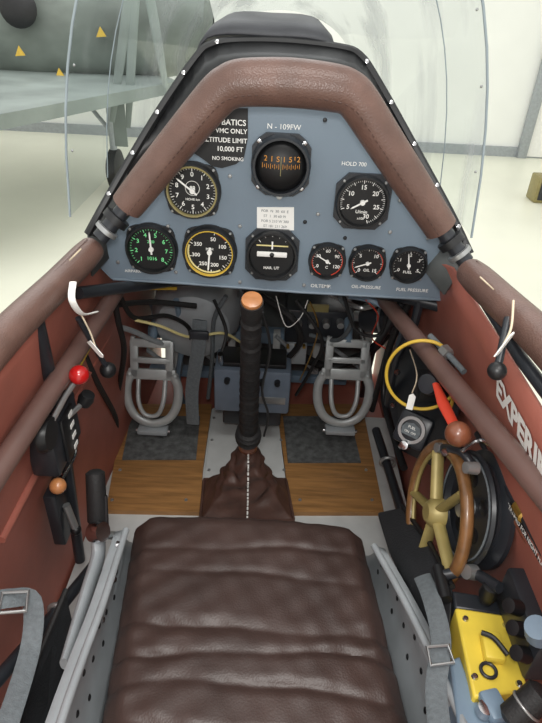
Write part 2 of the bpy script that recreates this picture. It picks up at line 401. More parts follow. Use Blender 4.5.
def gauge(name, label, px, py, rp, nums=(), a0=225, a1=-45, ticks=40, mk='white', ring=None, needle=40, arcs=(), flange='ears', cat='gauge', num_r=.58, num_s=.17, sub=None, nl=.72, mid=(), group='instrument panel gauges'):
    c = P(px, py, Y=PY); r = rp*dep(c)/FP
    g = thing(name, label, cat, c, (PI/2, 0, 0), group)
    b = MB()
    if flange == 'ears':
        n = 96; poly = []
        for i in range(n):
            a = 2*PI*i/n; k = abs(math.cos(2*(a)))
            e = max(0, 1-k*1.6)**.7
            poly.append((r*(1.02+.12*e)*math.cos(a), r*(1.02+.12*e)*math.sin(a)))
        b.prism(poly, 0, .004); z = .004
    else:
        q_ = r*1.02; k = r*.42
        b.prism([(-q_, -q_+k), (-q_+k, -q_), (q_-k, -q_), (q_, -q_+k), (q_, q_-k), (q_-k, q_), (-q_+k, q_), (-q_, q_-k)], 0, .006); z = .006
    b.build('flange', 'blackmetal' if flange != 'ears' else 'black', g, local=True)
    MB().lathe([(r*.84, z), (r*.84, z+.006), (r*.88, z+.009), (r*.95, z+.009), (r*.99, z+.005), (r*1.0, z)]).build('bezel', 'black', g, local=True)
    if ring: MB().lathe([(r*.835, z+.004), (r*.84, z+.0095), (r*(.90 if ring == 'olive' else .875), z+.0097), (r*.90, z+.004)]).build('coloured_ring', ring, g, local=True)
    MB().lathe([(0, z+.001), (r*.86, z+.001)], seg=40).build('dial', 'dial', g, local=True)
    m = MB(); zz = z+.0016
    for i in range(ticks+1):
        if ticks and i == ticks and abs((a0-a1)-360) < 1: break
        a = math.radians(a0+(a1-a0)*i/ticks); big = i % 5 == 0
        l = .13 if big else .07; w = .014 if big else .007
        T = Matrix.Rotation(a, 4, 'Z')
        m.prism([(r*(.82-l), -r*w), (r*.82, -r*w), (r*.82, r*w), (r*(.82-l), r*w)], zz, zz+.0002, T)
    for i, s_ in enumerate(nums):
        span = (a0-a1); nn = len(nums) if abs(span-360) < 1 else len(nums)-1
        a = math.radians(a0-span*i/nn)
        m.text(s_, r*num_s*1.35, Matrix.Translation((r*num_r*math.cos(a), r*num_r*math.sin(a), zz)), .018)
    for (s_, x, y, sz) in mid:
        m.text(s_, r*sz, Matrix.Translation((r*x, r*y, zz)), .012)
    if sub:
        m.lathe([(r*sub[2]*.93, zz), (r*sub[2], zz)], Matrix.Translation((r*sub[0], r*sub[1], 0)), 28)
    m.build('markings', mk, g, local=True)
    for (b0, b1, cm, rr) in arcs:
        q_ = MB()
        for i in range(16):
            A = math.radians(b0+(b1-b0)*i/16); B = math.radians(b0+(b1-b0)*(i+1)/16)
            q_.prism([(r*rr*math.cos(A), r*rr*math.sin(A)), (r*(rr+.06)*math.cos(A), r*(rr+.06)*math.sin(A)), (r*(rr+.06)*math.cos(B), r*(rr+.06)*math.sin(B)), (r*rr*math.cos(B), r*rr*math.sin(B))], zz+.0002, zz+.0005)
        q_.build('range_arc', cm, g, local=True)
    if needle is not None:
        T = Matrix.Rotation(math.radians(needle), 4, 'Z')
        MB().prism([(-r*.2, -r*.035), (r*(nl-.1), -r*.028), (r*nl, 0), (r*(nl-.1), r*.028), (-r*.2, r*.035)], z+.003, z+.0036, T).lathe([(0, z+.005), (r*.09, z+.005), (r*.1, z+.003), (r*.1, z+.0015)], seg=16).build('needle', 'white', g, local=True)
    for i in range(4):
        a = PI/4+i*PI/2; rr = r*1.07 if flange == 'ears' else r*1.06
        MB().lathe([(0, z+.002), (.0018, z+.0018), (.0024, z), (0, z)], Matrix.Translation((rr*math.cos(a), rr*math.sin(a), 0.001)), 8).build('screw', 'alu', g, local=True)
    return g, r
N10 = [str(i) for i in range(10)]
gauge('altimeter', 'large altimeter with an olive inner ring and small subdial, upper left of the panel', 193, 190, 28, N10, 90, -270, 50, 'white', 'olive', 142, sub=(0, .1, .26), cat='altimeter', mid=(('88', 0, .1, .2), ('HOHE km', 0, -.3, .12)))
gauge('accelerometer', 'black round gauge with luminous green ticks, lowest left on the panel', 152, 248, 26, ['1', '2', '3', '4', '5', '6', '7', '8'], 225, -45, 35, 'green', None, 92, mid=(('1016', 0, -.38, .2), ('2.20', 0, .3, .16)), num_s=.17)
gauge('airspeed_indicator', 'airspeed dial with a yellow ring and numbers 50 to 350', 210, 251, 27, ['50', '100', '150', '200', '250', '300', '350'], 75, -215, 36, 'white', 'yellow', -95, num_s=.15, num_r=.52, nl=.75, cat='airspeed indicator', arcs=((70, 40, 'red', .75), (-60, -200, 'cream', .76)), mid=(('MPH', 0, .12, .14),))
g6, r6 = gauge('turn_indicator', 'turn and slip indicator with white horizontal bar and slip tube', 272, 254, 26, (), 130, 50, 4, 'white', None, None, flange='square', mid=(('HAR. UT', 0, -.5, .16),), cat='turn indicator')
MB().box((0, r6*.08, .0095), (r6*1.15, r6*.2, .003), bev=.001).build('slip_tube', 'white', g6, local=True)
MB().ball((0, r6*.08, .012), r6*.09, seg=12).build('slip_ball', 'black', g6, local=True)
MB().box((0, r6*.42, .009), (r6*1.2, r6*.045, .001)).build('turn_bar', 'cream', g6, local=True)
MB().box((0, r6*.44, .010), (r6*.06, r6*.3, .001)).build('turn_pointer', 'white', g6, local=True)
gauge('temperature_gauge', 'small oil temperature gauge left of the other two small gauges', 327, 260, 18.5, ['0', '30', '60', '90', '120'], 210, -30, 24, 'white', None, 150, arcs=((250, -70, 'red', .80),), num_s=.19, mid=(('C', 0, -.35, .22),))
gauge('pressure_gauge', 'small oil pressure gauge with a red arc, middle of the three small gauges', 367, 262, 18.5, ['0', '5', '10', '15'], 225, -45, 30, 'white', None, 200, arcs=((225, -45, 'red', .80),), num_s=.2, mid=(('OIL', 0, -.4, .22),))
gauge('pressure_gauge', 'small fuel pressure gauge at the right end of the lower row', 408, 264, 18.5, ['0', '.1', '.2', '.3', '.5'], 210, -30, 20, 'white', None, 100, num_s=.19, mid=(('FUEL', 0, -.4, .22),))
gauge('tachometer', 'engine speed dial with numbers 5 to 30 on the upper right of the panel', 362, 201, 27, ['5', '10', '15', '20', '25', '30'], 200, -70, 50, 'white', None, -150, flange='square', mid=(('U/min', 0, -.35, .18), ('x100', 0, -.6, .13)), num_r=.55, num_s=.17, cat='tachometer', nl=.5)
# compass
cp = P(281, 164, Y=PY); rc = 30*dep(cp)/FP
g = thing('compass', 'black domed compass with amber lettering at the top centre of the panel', 'compass', cp, (PI/2, 0, 0))
poly = [(rc*1.12*math.cos(a), rc*1.12*math.sin(a)) for a in [math.radians(x) for x in (30, 45, 62, 118, 135, 150, 210, 225, 245, 295, 315, 330)]]
MB().prism(poly, 0, .007).build('flange', 'blackmetal', g, local=True)
MB().lathe([(rc*.82, .007), (rc*.82, .018), (rc*.85, .022), (rc*.92, .022), (rc*.98, .017), (rc*1.0, .007)]).build('bezel', 'blackmetal', g, local=True)
def domez(r_): return .010+.020*math.sqrt(max(0, 1-(r_/.83)**2))
MB().lathe([(rc*x if x else 0, domez(x)) for x in (0, .15, .3, .45, .6, .7, .78, .82)]).build('compass_ball', 'dial', g, local=True)
b = MB()
for i, s_ in enumerate(('2', '1', 'S', '1', '5', '12')): b.text(s_, rc*.24, Matrix.Translation((rc*(-.5+.2*i), rc*.30, domez(math.hypot(-.5+.2*i, .3))+.0012)), .005)
for i in range(19):
    x = -.6+.0667*i; b.box((rc*x, rc*.08, domez(math.hypot(x, .08))+.0008), (rc*.016, rc*(.09 if i % 2 else .16), .0004))
b.build('compass_card', 'orange', g, local=True)
MB().box((0, rc*.1, .0325), (rc*.02, rc*.6, .0006)).build('lubber_line', 'olive', g, local=True)
MB().lathe([(0, .006), (rc*.1, .006), (rc*.12, 0), (0, 0)], Matrix.Translation((0, -rc*1.0, .007)), 12).build('adjuster_screw', 'alu', g, local=True)
for i in range(4):
    a = PI/4+i*PI/2; MB().lathe([(0, .011), (.003, .01), (.0035, .007)], Matrix.Translation((rc*1.04*math.cos(a), rc*1.04*math.sin(a), 0)), 10).build('screw', 'chrome', g, local=True)
# placards
def placard(name, label, corners, lines, bgm, fgm, bold=.012):
    pts = [P(a, b, Y=PY)-Vector((0, .0015, 0)) for a, b in corners]
    t_ = thing(name, label, 'placard', pts[0])
    MB().slab(pts, (0, .0015, 0)).build('plate', bgm, t_)
    b = MB()
    for (s_, a, b_, sz) in lines: b.text(s_, sz, pm(a, b_, .002), bold)
    b.build('lettering', fgm, t_); return t_
placard('placard', 'black placard with white flight limit lettering beside the altimeter', [(206, 161), (190, 150), (186, 140), (186, 108), (248, 108), (248, 138), (244, 158), (236, 164), (222, 168), (212, 166)],
        [('AEROBATICS', 224, 122, .0104), ('VMC ONLY', 231.5, 131, .0086), ('ALTITUDE LIMIT', 224.5, 140, .0088), ('10,000 FT', 230, 149, .0092), ('NO SMOKING', 228, 158.5, .0070)], 'dial', 'white')
placard('placard', 'small white correction card below the compass', [(257, 230), (257, 207), (294, 207), (294, 230)],
        [('FOR  N  30  60  E', 275, 211, .0055), ('ST  1  30 60 91', 275, 216, .0055), ('FOR S 210 W 300', 275, 221, .0055), ('ST 181 211 269', 275, 226, .0055)], 'tag', 'web', 0)

# ------------------------------------------------------------ padded arch and rails
def stitched(t_, pts, r, side):
    pp = resamp(cr(pts, 8), 70); b = MB()
    for i in range(1, 68, 1):
        a = pp[i]; d = (pp[i+1]-a)*.55
        b.tube([a+side*r, a+d+side*r], .0007, 5)
    return b.build('stitching', 'boot', t_)
AY = .735
ap = [P(a, b, Y=AY) for a, b in ((127, 206), (146, 182), (170, 152), (198, 118), (216, 97), (227, 88), (244, 83), (290, 83), (332, 88), (349, 93), (360, 104), (380, 135), (410, 181), (441, 228))]
pa = thing('padded_arch', 'brown leather padded arch over the instrument panel', 'padded arch', ap[0])
MB().tube(ap, [.0215, .0228, .0232, .024, .0245, .025, .0262, .0268, .0262, .025, .0245, .024, .0232, .0215], 22, sm=5).build('padding', 'leather', pa)
stitched(pa, ap, .0258, Vector((0, -.9, -.42)).normalized())
for e, f in ((ap[0], P(100, 238, Y=.72)), (ap[-1], P(466, 262, Y=.72))):
    MB().tube([e.lerp(f, -.2), f], .011, 14).build('end_joint', 'blackmetal', pa)
    d = (f-e).normalized()
    MB().lathe([(.012, -.006), (.018, -.005), (.018, .005), (.012, .006)], axis(e.lerp(f, .4), d), 20).build('clamp_ring', 'black', pa)
    MB().lathe([(.012, -.004), (.016, -.003), (.016, .003), (.012, .004)], axis(e.lerp(f, .75), d), 20).build('clamp_ring', 'alu', pa)
def rail(lab, pts, r):
    t_ = thing('padded_rail', lab, 'padded rail', pts[0], group='padded cockpit rails')
    MB().tube(pts, [r*.9]+[r]*8, 20, sm=6).build('padding', 'leather', t_)
    stitched(t_, pts, r, Vector((0, -.3, 1)).normalized())
    return t_
lr = [P(92, 249, X=-.245), P(58, 284, X=-.262), P(3, 338, X=-.272), P(-70, 424, X=-.285)]
rl = rail('brown leather padded cockpit rail along the left sill', lr, .0192)
rr_ = [P(470, 272, X=.25), P(502, 302, X=.262), P(547, 345, X=.272), P(640, 448, X=.285)]
rr = rail('brown leather padded cockpit rail along the right sill', rr_, .0192)
def lacing(t_, c, d, n_):
    m = frame(c, d, n_); pts_ = []
    for i in range(6):
        x = -.009+.0036*i
        pts_ += [m @ Vector((x, 0, .0015)), m @ Vector((x+.0018, .012, .0025))]
    MB().tube(pts_, .0009, 5, sm=3).build('lacing', 'thread', t_, label='pale frayed lacing')
lacing(rl, P(74, 258, X=-.238), lr[1]-lr[0], (.6, .3, .5))
lacing(rr, P(491, 285, X=.24), rr_[1]-rr_[0], (-.6, .3, .5))

def lever(lab, a, b, kr, X, tagc, tdir):
    p0 = P(*a, X=X); p1 = P(*b, X=X*.94)
    t_ = thing('canopy_lever', lab, 'lever', p0)
    MB().tube([p0, p0.lerp(p1, .6), p1], .004, 10).build('rod', 'blackmetal', t_)
    MB().ball(p1, kr).build('knob', 'black', t_)
    c = P(*tagc, X=X*.9)
    tg = thing('tag', lab.split(' lever')[0].replace('black', 'white').replace(' canopy', '')+' tag hung on a string by the black lever', 'tag', c)
    m_ = frame(c, tdir, (.1, -.3, 1))
    MB().prism([(-.014, -.0045), (.012, -.0045), (.015, 0), (.012, .0045), (-.014, .0045)], 0, .0012, m_).build('card', 'tag', tg)
    MB().tube([c, c.lerp(p0, .5)+Vector((.004, 0, .004)), p0+Vector((0, 0, .02))], .0012, 6, sm=5).build('string', 'thread', tg)
    return t_
lever('left black canopy lever with a ball knob below the left rail', (78, 318), (108, 370), .0125, -.25, (96, 349), (.6, -.1, -.8))
lever('right black canopy lever with a ball knob below the right rail', (508, 318), (497, 371), .0095, .25, (504, 344), (.3, -.1, 1))
tag(MB().tube([P(73, 282, X=-.235), P(72, 300, X=-.232), P(82, 314, X=-.23), P(96, 312, X=-.23)], .0042, 10, sm=6, flat=.3).build('ribbon', 'tag'), 'short white ribbon tied under the left padded rail', 'ribbon')

# ------------------------------------------------------------ windscreen
ws = thing('windscreen', 'clear curved plexiglass windscreen in front of the padded arch', 'windscreen', P(285, 40, Y=1.0))
rows = []; n = 33
def arcpt(k, f):
    a = PI*k/(n-1)
    x0 = -math.cos(a); h = math.sin(a)**.75
    w = .275*(1-f)+.14*f; y = .745+f*.42+h*.02
    zb = -.265*(1-f)+(-.13)*f; zt = .20*(1-f)+(-.02)*f
    return Vector((x0*w*(1-.1*h), y, zb+(zt-zb)*h))
for j in range(9): rows.append([arcpt(k, j/8) for k in range(n)])
MB().grid(rows).build('pane', 'plexi', ws, ang=80)
MB().tube(rows[0], .0017, 8).build('edge_bead', 'plexiedge', ws)
MB().tube([arcpt(k, .22) for k in range(n)], .0008, 6).build('seam_bead', 'plexiedge', ws)
for sg in (0, 1):
    for k in range(1, 8, 2):
        kk = k if sg == 0 else n-1-k
        p = arcpt(kk, .03)
        MB().ball(p, .0018, seg=8).build('rivet', 'alu', ws)
ox = -.018
fa = [(-.105, .92, -.10), (-.085, .90, -.052), (0, .9, -.046), (.085, .90, -.052), (.105, .92, -.10)]
rows = []
for (f, sc, zt) in ((0, 1, 0), (.1, 1.0, .012), (.25, .92, .02), (.42, .7, .01), (.6, .3, -.04)):
    rows.append([(ox+x*sc, .9+f, z+zt if z > -.09 else z) for x, y, z in cr(fa, 5)])
tag(MB().grid(rows).build('glare_shield', 'fairing', ang=60, solid=.004), 'dark grey padded glare shield hump ahead of the panel', 'glare shield')

# ------------------------------------------------------------ control stick
sb = P(248, 446, Y=.86); st = P(252, 296, Y=.66)
cs = thing('control_stick', 'black gripped control stick rising in front of the panel', 'control stick', sb)
ax = (st-sb).normalized(); Ls = (st-sb).length; ma = axis(sb, ax)
MB().lathe([(0, -.04), (.009, -.04), (.009, Ls*.2), (0, Ls*.2)], ma, 16).build('shaft', 'blackmetal', cs)
prof = [(0, Ls*.13), (.014, Ls*.13)]
nr = 34
for i in range(nr):
    z0 = Ls*(.14+.80*i/nr); rr0 = .0178-.0038*i/nr
    prof += [(rr0-.0012+.0006*math.sin(i*2.3), z0), (rr0+.0006+.0006*math.sin(i*3.7), z0+Ls*.80/nr*.5)]
prof += [(.0155, Ls*.95), (.0155, Ls*.975), (0, Ls*.975)]
MB().lathe(prof, ma, 20).build('grip', 'rubber', cs)
MB().lathe([(0, Ls*.972), (.0135, Ls*.973), (.0145, Ls*.980), (.0135, Ls*.986), (.009, Ls*.989), (0, Ls*.990)], ma, 24).build('top_knob', 'woodball', cs, label='varnished wooden top knob')
MB().lathe([(0, -.02), (.014, -.018), (.0195, -.006), (.0195, .012), (.014, .022), (0, .024)], ma, 24).build('base_collar', 'darkwood', cs, label='reddish wooden collar')
MB().tube([st+ax*-.03+Vector((.015, -.004, 0)), P(270, 350, Y=.72), P(262, 390, Y=.78), P(268, 415, Y=.82), P(264, 436, Y=.85)], .0022, 6, sm=6).build('switch_wire', 'black', cs)
MB().lathe([(.012, .026), (.022, .030), (.025, .038), (.018, .044), (.026, .052), (.025, .060), (.018, .066), (.023, .074), (.012, .082)], ma, 20).build('cord_wrap', 'rubber', cs)
# boot
bt = thing('stick_boot', 'brown leather gaiter around the base of the control stick', 'gaiter', (sb.x, sb.y, CZ))
NB = 96
B0 = fpoly([(200, 522), (204, 480), (286, 480), (294, 522)], CZ+.006)
def quadring(Q, n=24):
    out = []
    for i in range(4):
        for k in range(n): out.append(Q[i].lerp(Q[(i+1) % 4], k/n))
    return out
q0 = quadring(B0); c0 = sum(q0, Vector())/NB; tp = sb+ax*-.008; rows = []
rows.append([Vector((a.x, a.y, CZ+.001)) for a in q0])
NJ = 36
for j in range(NJ+1):
    f = j/NJ; row = []
    cc = Vector((c0.x, c0.y, CZ+.008)).lerp(tp, f**.9)
    for i, a in enumerate(q0):
        an = math.atan2(a.y-c0.y, a.x-c0.x)
        rim_ = Vector((math.cos(an)*.020, math.sin(an)*.020, 0))
        base = Vector((a.x-c0.x, a.y-c0.y, 0))
        mid_ = Vector((math.cos(an)*.048, math.sin(an)*.038, 0))
        off = base*(1-f)**3.4+mid_*(1-(1-f)**3.4-f**2.2)+rim_*f**2.2
        e = math.sin(f*PI)**.7
        w = e*(.0055*abs(math.sin(an*2.5+math.sin(f*7)*.9+.8))-.003+.0026*math.sin(an*7-f*9+2*math.sin(f*11)))+.0028*e*math.sin(f*26+math.sin(an*2)*2.5)
        p = cc+off+off.normalized()*w
        p.z += .004*e*math.sin(an*4+f*10)
        p.z = max(p.z, CZ+.003)
        row.append(p)
    rows.append(row)
MB().grid(rows, True).build('leather', 'boot', bt, ang=75)
b = MB(); cc = [r_[84] for r_ in rows[1:]]
for i in range(1, NJ, 2):
    o_ = Vector((0, -.004, .003)); b.tube([cc[i].lerp(cc[i+1], .0)+o_, cc[i+1].lerp(cc[min(NJ, i+2)], .2)+o_], .0019, 6)
b.build('stitching', 'tag', bt)
MB().tube([p+Vector((0, 0, .003)) for p in q0], .003, 6, closed=True).build('hem', 'boot', bt)

# ------------------------------------------------------------ rudder pedals
def pedal(lab, cx, sgn):
    c0 = P(cx, 428, Y=1.06); s = dep(c0)/FP
    t_ = thing('rudder_pedal', lab, 'rudder pedal', c0, group='rudder pedals')
    U_ = Vector((0, .28, 1)).normalized()
    def q(x, y, o=0): return c0+Vector((x*s, 0, 0))+U_*((428-y)*s)+Vector((0, -o, 0))
    MB().tube([q(-20, 372), q(-25, 383), q(-24, 402), q(-16, 417), q(0, 423), q(16, 417), q(24, 402), q(25, 383), q(20, 372)], .011, 12, sm=4, flat=.7, upv=(0, 1, 0)).build('stirrup_loop', 'cast', t_)
    MB().tube([q(-13, 376, .004), q(-12, 394, .02), q(-6, 408, .02), q(6, 408, .02), q(12, 394, .02), q(13, 376, .004)], .0055, 10, sm=5).build('toe_strap', 'cast', t_)
    def bar(x, y, w, h): MB().box((0, 0, 0), (w*s, h*s, .011), frame(q(x, y), (1, 0, 0), U_), .003).build('foot_plate_bar', 'cast', t_)
    bar(0, 371, 46, 11); bar(0, 357, 38, 6); bar(0, 340, 38, 8); bar(-17, 356, 8, 38); bar(17, 356, 8, 38)
    MB().tube([q(-18, 334), q(-19, 344)], .006, 8).build('lug', 'cast', t_)
    MB().tube([q(0, 340), q(0, 322)+Vector((0, .05, 0)), P(cx, 305, Y=1.3)], .010, 10, sm=4).build('hanger_arm', 'bluepaint', t_)
    MB().box((0, 0, 0), (30*s, .03, .014), Matrix.Translation(q(0, 430)), .004).build('heel_block', 'grey', t_)
    MB().tube([q(-17, 431), q(17, 431)], .005, 10).build('pivot_pin', 'chrome', t_)
    for x in (-22, 22): MB().ball(q(x, 372), .009, seg=10).build('bolt', 'cast', t_)
pedal('cast aluminium rudder pedal standing over the left foot pad', 153, 1)
pedal('cast aluminium rudder pedal standing over the right foot pad', 340, -1)

# ------------------------------------------------------------ forward equipment
t = thing('selector_box', 'blue-grey control box behind the stick on the floor centre', 'control box', P(254, 410, Y=1.05))
c = P(253, 381, Y=1.05); s = dep(c)/FP
MB().box((0, 0, 0), (74*s, .09, 50*s), Matrix.Translation(c), .006).build('body', 'bluegrey', t)
MB().box((0, 0, 0), (64*s, .07, .012), Matrix.Translation(c+Vector((0, 0, 28*s))), .004).build('lid', 'black', t)
for dx in (-24, -9, 9, 24):
    MB().lathe([(0, .012), (.006, .011), (.007, 0)], axis(c+Vector((dx*s, -.045, 14*s)), (0, -1, 0)), 12).build('knob', 'black', t)
MB().tube([c+Vector((-30*s, -.03, 28*s)), c+Vector((-30*s, -.05, 44*s))], .006).build('fitting', 'chrome', t)
MB().box((0, 0, 0), (26*s, .003, 8*s), Matrix.Translation(c+Vector((20*s, -.046, -8*s))), .001).build('data_plate', 'alu', t)
MB().box((0, .0, 0), (60*s, .08, 30*s), Matrix.Translation(c+Vector((0, .03, -38*s))), .004).build('pedestal', 'blackmetal', t)
t = thing('tank', 'pale grey rounded tank under the left half of the panel', 'tank', P(205, 330, Y=1.25))
tc_ = P(200, 300, Y=1.25)
MB().lathe([(0, -.14), (.05, -.135), (.085, -.12), (.105, -.07), (.105, .1), (0, .1)], axis(tc_, (0, 1, .1)), 32).build('shell', 'grey', t)
MB().ring(axis(tc_, (0, 1, .1)), .107, .003).build('band', 'grey', t)
t = thing('hanging_strap', 'grey webbing strap hanging between the left pedal and the stick', 'strap', P(196, 330, Y=1.0))
MB().tube([P(200, 320, Y=.99), P(198, 350, Y=1.0), P(192, 390, Y=1.02), P(193, 424, Y=1.03)], .015, 12, sm=6, flat=.14, upv=(0, 1, 0)).build('webbing', 'web', t)
MB().box((0, 0, 0), (.04, .008, .02), Matrix.Translation(P(199, 335, Y=.985)), .003).build('buckle', 'blackmetal', t)
t = thing('radio_box', 'dark equipment box with connectors mounted under the right half of the panel', 'radio', P(330, 330, Y=1.2))
MB().box((0, 0, 0), (.16, .12, .09), Matrix.Translation(P(318, 316, Y=1.22)), .006).build('case', 'blackmetal', t)
for x in (298, 312, 326, 340): MB().lathe([(0, .02), (.008, .02), (.01, 0)], axis(P(x, 322, Y=1.16), (0, -1, 0)), 12).build('connector', 'alu', t)
MB().box((0, 0, 0), (.05, .004, .02), Matrix.Translation(P(318, 308, Y=1.157)), .001).build('plate', 'olive', t)
t = thing('pump_unit', 'dark cylindrical unit with fittings under the right end of the panel', 'pump', P(385, 330, Y=1.1))
MB().lathe([(0, -.05), (.03, -.05), (.035, -.04), (.035, .04), (.03, .05), (0, .05)], axis(P(385, 318, Y=1.1), (.6, -.4, .2)), 20).build('body', 'blackmetal', t)
MB().lathe([(0, -.075), (.012, -.075), (.012, -.05)], axis(P(385, 318, Y=1.1), (.6, -.4, .2)), 12).build('fitting', 'alu', t)
MB().ring(axis(P(385, 318, Y=1.1), (.6, -.4, .2)), .036, .003, 24).build('clamp', 'alu', t)
t = thing('pedal_bracket', 'pale blue lattice beam carrying the rudder pedals ahead of them', 'bracket', P(250, 345, Y=1.32))
MB().box((0, 0, 0), (.56, .04, .035), Matrix.Translation(P(248, 334, Y=1.32)), .005).build('beam', 'bluepaint', t)
MB().box((0, 0, 0), (.56, .03, .025), Matrix.Translation(P(248, 374, Y=1.32)), .004).build('beam', 'bluepaint', t)
for x in (128, 178, 232, 276, 316, 366): MB().box((0, 0, 0), (.02, .03, .13), Matrix.Translation(P(x, 352, Y=1.31)), .003).build('upright', 'lightgrey', t)
for (a, b) in ((128, 178), (178, 232), (276, 316), (316, 366)):
    MB().tube([P(a, 336, Y=1.29), P(b, 372, Y=1.29)], .006, 8).build('diagonal_tube', 'grey', t)
t = thing('brake_cylinder', 'small aluminium cylinder on the left of the left rudder pedal', 'brake cylinder', P(124, 400, Y=1.1))
MB().tube([P(126, 398, Y=1.1), P(130, 355, Y=1.16)], .011, 14).build('cylinder', 'cast', t)
MB().tube([P(130, 355, Y=1.16), P(134, 330, Y=1.2)], .005, 10).build('piston_rod', 'chrome', t)
t = thing('brake_cylinder', 'small aluminium cylinder on the right of the right rudder pedal', 'brake cylinder', P(372, 400, Y=1.1))
MB().tube([P(370, 398, Y=1.1), P(366, 352, Y=1.16)], .010, 14).build('cylinder', 'cast', t)
MB().tube([P(366, 352, Y=1.16), P(360, 328, Y=1.2)], .005, 10).build('piston_rod', 'alu', t)
t = thing('relay_box', 'small pale grey relay box between the tank and the black equipment box', 'relay', P(285, 330, Y=1.15))
MB().box((0, 0, 0), (.05, .04, .06), Matrix.Translation(P(296, 350, Y=1.18)), .004).build('case', 'grey', t)
for k in range(3): MB().lathe([(0, .012), (.004, .012), (.004, 0)], axis(P(288+k*8, 345, Y=1.16), (0, -1, 0)), 8).build('terminal', 'brass', t)
def hose(name, lab, pts, r, m, cat='hose'):
    return tag(MB().tube([P(a, b, Y=y) for a, b, y in pts], r, 8, sm=7).build(name, m), lab, cat)
hose('fuel_hose', 'yellow hose curving from under the panel down the left wall', [(176, 288, 1.0), (140, 288, .95), (120, 292, .88), (108, 312, .82), (92, 340, .74), (78, 366, .68)], .0045, 'yellow')
hose('fuel_hose', 'thin cream tube crossing in front of the grey tank', [(135, 320, 1.0), (160, 326, 1.0), (190, 337, 1.03), (222, 333, 1.05), (240, 342, 1.1)], .003, 'cream')
hose('cable', 'black cable looping from the panel toward the left pedal', [(120, 296, .92), (135, 318, 1.0), (168, 316, 1.05), (190, 330, 1.1), (186, 352, 1.15)], .005, 'rubber', 'cable')
hose('cable', 'thick black hose bending beside the stick under the panel', [(262, 296, 1.05), (292, 318, 1.0), (300, 342, 1.05), (284, 362, 1.08)], .007, 'rubber', 'cable')
hose('cable', 'black cable drooping right of the control box', [(296, 300, 1.0), (322, 340, 1.0), (312, 368, 1.05), (296, 395, 1.1)], .004, 'rubber', 'cable')
hose('cable', 'grey braided hose rising under the small gauges', [(340, 298, .95), (352, 320, 1.02), (338, 340, 1.1), (310, 335, 1.15)], .005, 'web', 'cable')
hose('cable', 'blue-grey pipe under the right end of the panel', [(350, 296, .95), (376, 302, .92), (402, 322, .95), (398, 345, 1.05)], .006, 'bluepaint', 'cable')
hose('cable', 'thin red wire behind the gauges on the right', [(366, 300, .92), (378, 316, .95), (372, 338, 1.0), (388, 350, 1.0)], .0015, 'red', 'cable')
hose('cable', 'thin tan wire drooping near the right pedal', [(310, 302, .97), (318, 326, 1.0), (312, 352, 1.05), (300, 380, 1.1)], .0015, 'brass', 'cable')
hose('cable', 'black conduit running down beside the right pedal', [(410, 300, .88), (392, 340, .95), (380, 380, 1.05), (372, 410, 1.1)], .007, 'rubber', 'cable')
hose('cable', 'long black conduit running down the left wall by the foot board', [(60, 300, .70), (96, 380, .86), (116, 420, 1.0), (112, 448, 1.05)], .006, 'rubber', 'cable')
hose('cable', 'grey pipe running across below the panel toward the left wall', [(96, 322, .95), (130, 330, 1.05), (164, 344, 1.12), (210, 350, 1.2)], .006, 'grey', 'cable')
hose('cable', 'black cable sagging from the tank to the control box lid', [(214, 300, 1.1), (226, 330, 1.05), (222, 352, 1.02)], .004, 'rubber', 'cable')
hose('cable', 'aluminium pipe bending under the three small gauges', [(330, 294, 1.0), (362, 308, 1.02), (384, 300, .98)], .005, 'alu', 'cable')
hose('cable', 'looped black cable hanging below the middle small gauge', [(344, 296, .95), (356, 330, .95), (380, 334, .95), (388, 304, .93)], .0035, 'rubber', 'cable')
hose('cable', 'thin white wire looping below the turn indicator', [(276, 296, 1.0), (286, 326, .98), (300, 318, 1.0), (308, 300, 1.0)], .0010, 'white', 'cable')
hose('cable', 'black pipe above the left pedal', [(108, 306, .92), (150, 302, 1.0), (196, 306, 1.05)], .006, 'rubber', 'cable')
hose('cable', 'steel blue pipe running down behind the left pedal', [(176, 300, 1.1), (182, 340, 1.15), (178, 380, 1.2), (184, 404, 1.25)], .007, 'bluepaint', 'cable')
hose('cable', 'black corrugated duct crossing behind the right pedal', [(300, 356, 1.2), (330, 366, 1.22), (368, 352, 1.2), (390, 330, 1.15)], .012, 'rubber', 'cable')
hose('cable', 'thick black tube from the panel down behind the yellow loop', [(420, 300, .86), (412, 330, .86), (396, 360, .9), (388, 410, .95), (396, 440, .95)], .008, 'blackmetal', 'cable')
hose('cable', 'grey pipe descending between the strap and the control box', [(226, 296, 1.08), (214, 320, 1.1), (212, 360, 1.12), (208, 398, 1.16)], .005, 'web', 'cable')
hose('cable', 'black cable bundle hanging at the left end of the panel', [(112, 288, .86), (118, 320, .9), (124, 352, .98), (118, 392, 1.05)], .006, 'rubber', 'cable')

# ------------------------------------------------------------ left console: throttle
WX = -.298
t = thing('throttle_quadrant', 'black throttle box with white stickers on the left wall', 'throttle', P(55, 460, X=WX))
c = P(54, 432, X=WX)
mq = frame(c, (0, 1, 0), (0, 0, 1))
if (mq.to_3x3() @ Vector((0, 0, 1))).x < 0: mq = frame(c, (0, -1, 0), (0, 0, 1))
MB().box((0, 0, 0), (.10, .085, .04), mq, .006).build('body', 'blackmetal', t)
MB().box((0, 0, .022), (.045, .075, .006), mq, .002).build('gate', 'black', t)
for k in range(4): MB().box((.006, .030-.019*k, .0262), (.014, .007, .001), mq).build('sticker', 'tag', t)
MB().lathe([(0, .012), (.022, .012), (.026, .004), (.026, 0)], mq @ Matrix.Translation((-.055, .045, .012)), 24).build('pivot_disc', 'black', t)
MB().tube([P(50, 425, X=-.28), P(66, 395, X=-.265), P(79, 376, X=-.25)], .004, 8).build('throttle_arm', 'alu', t)
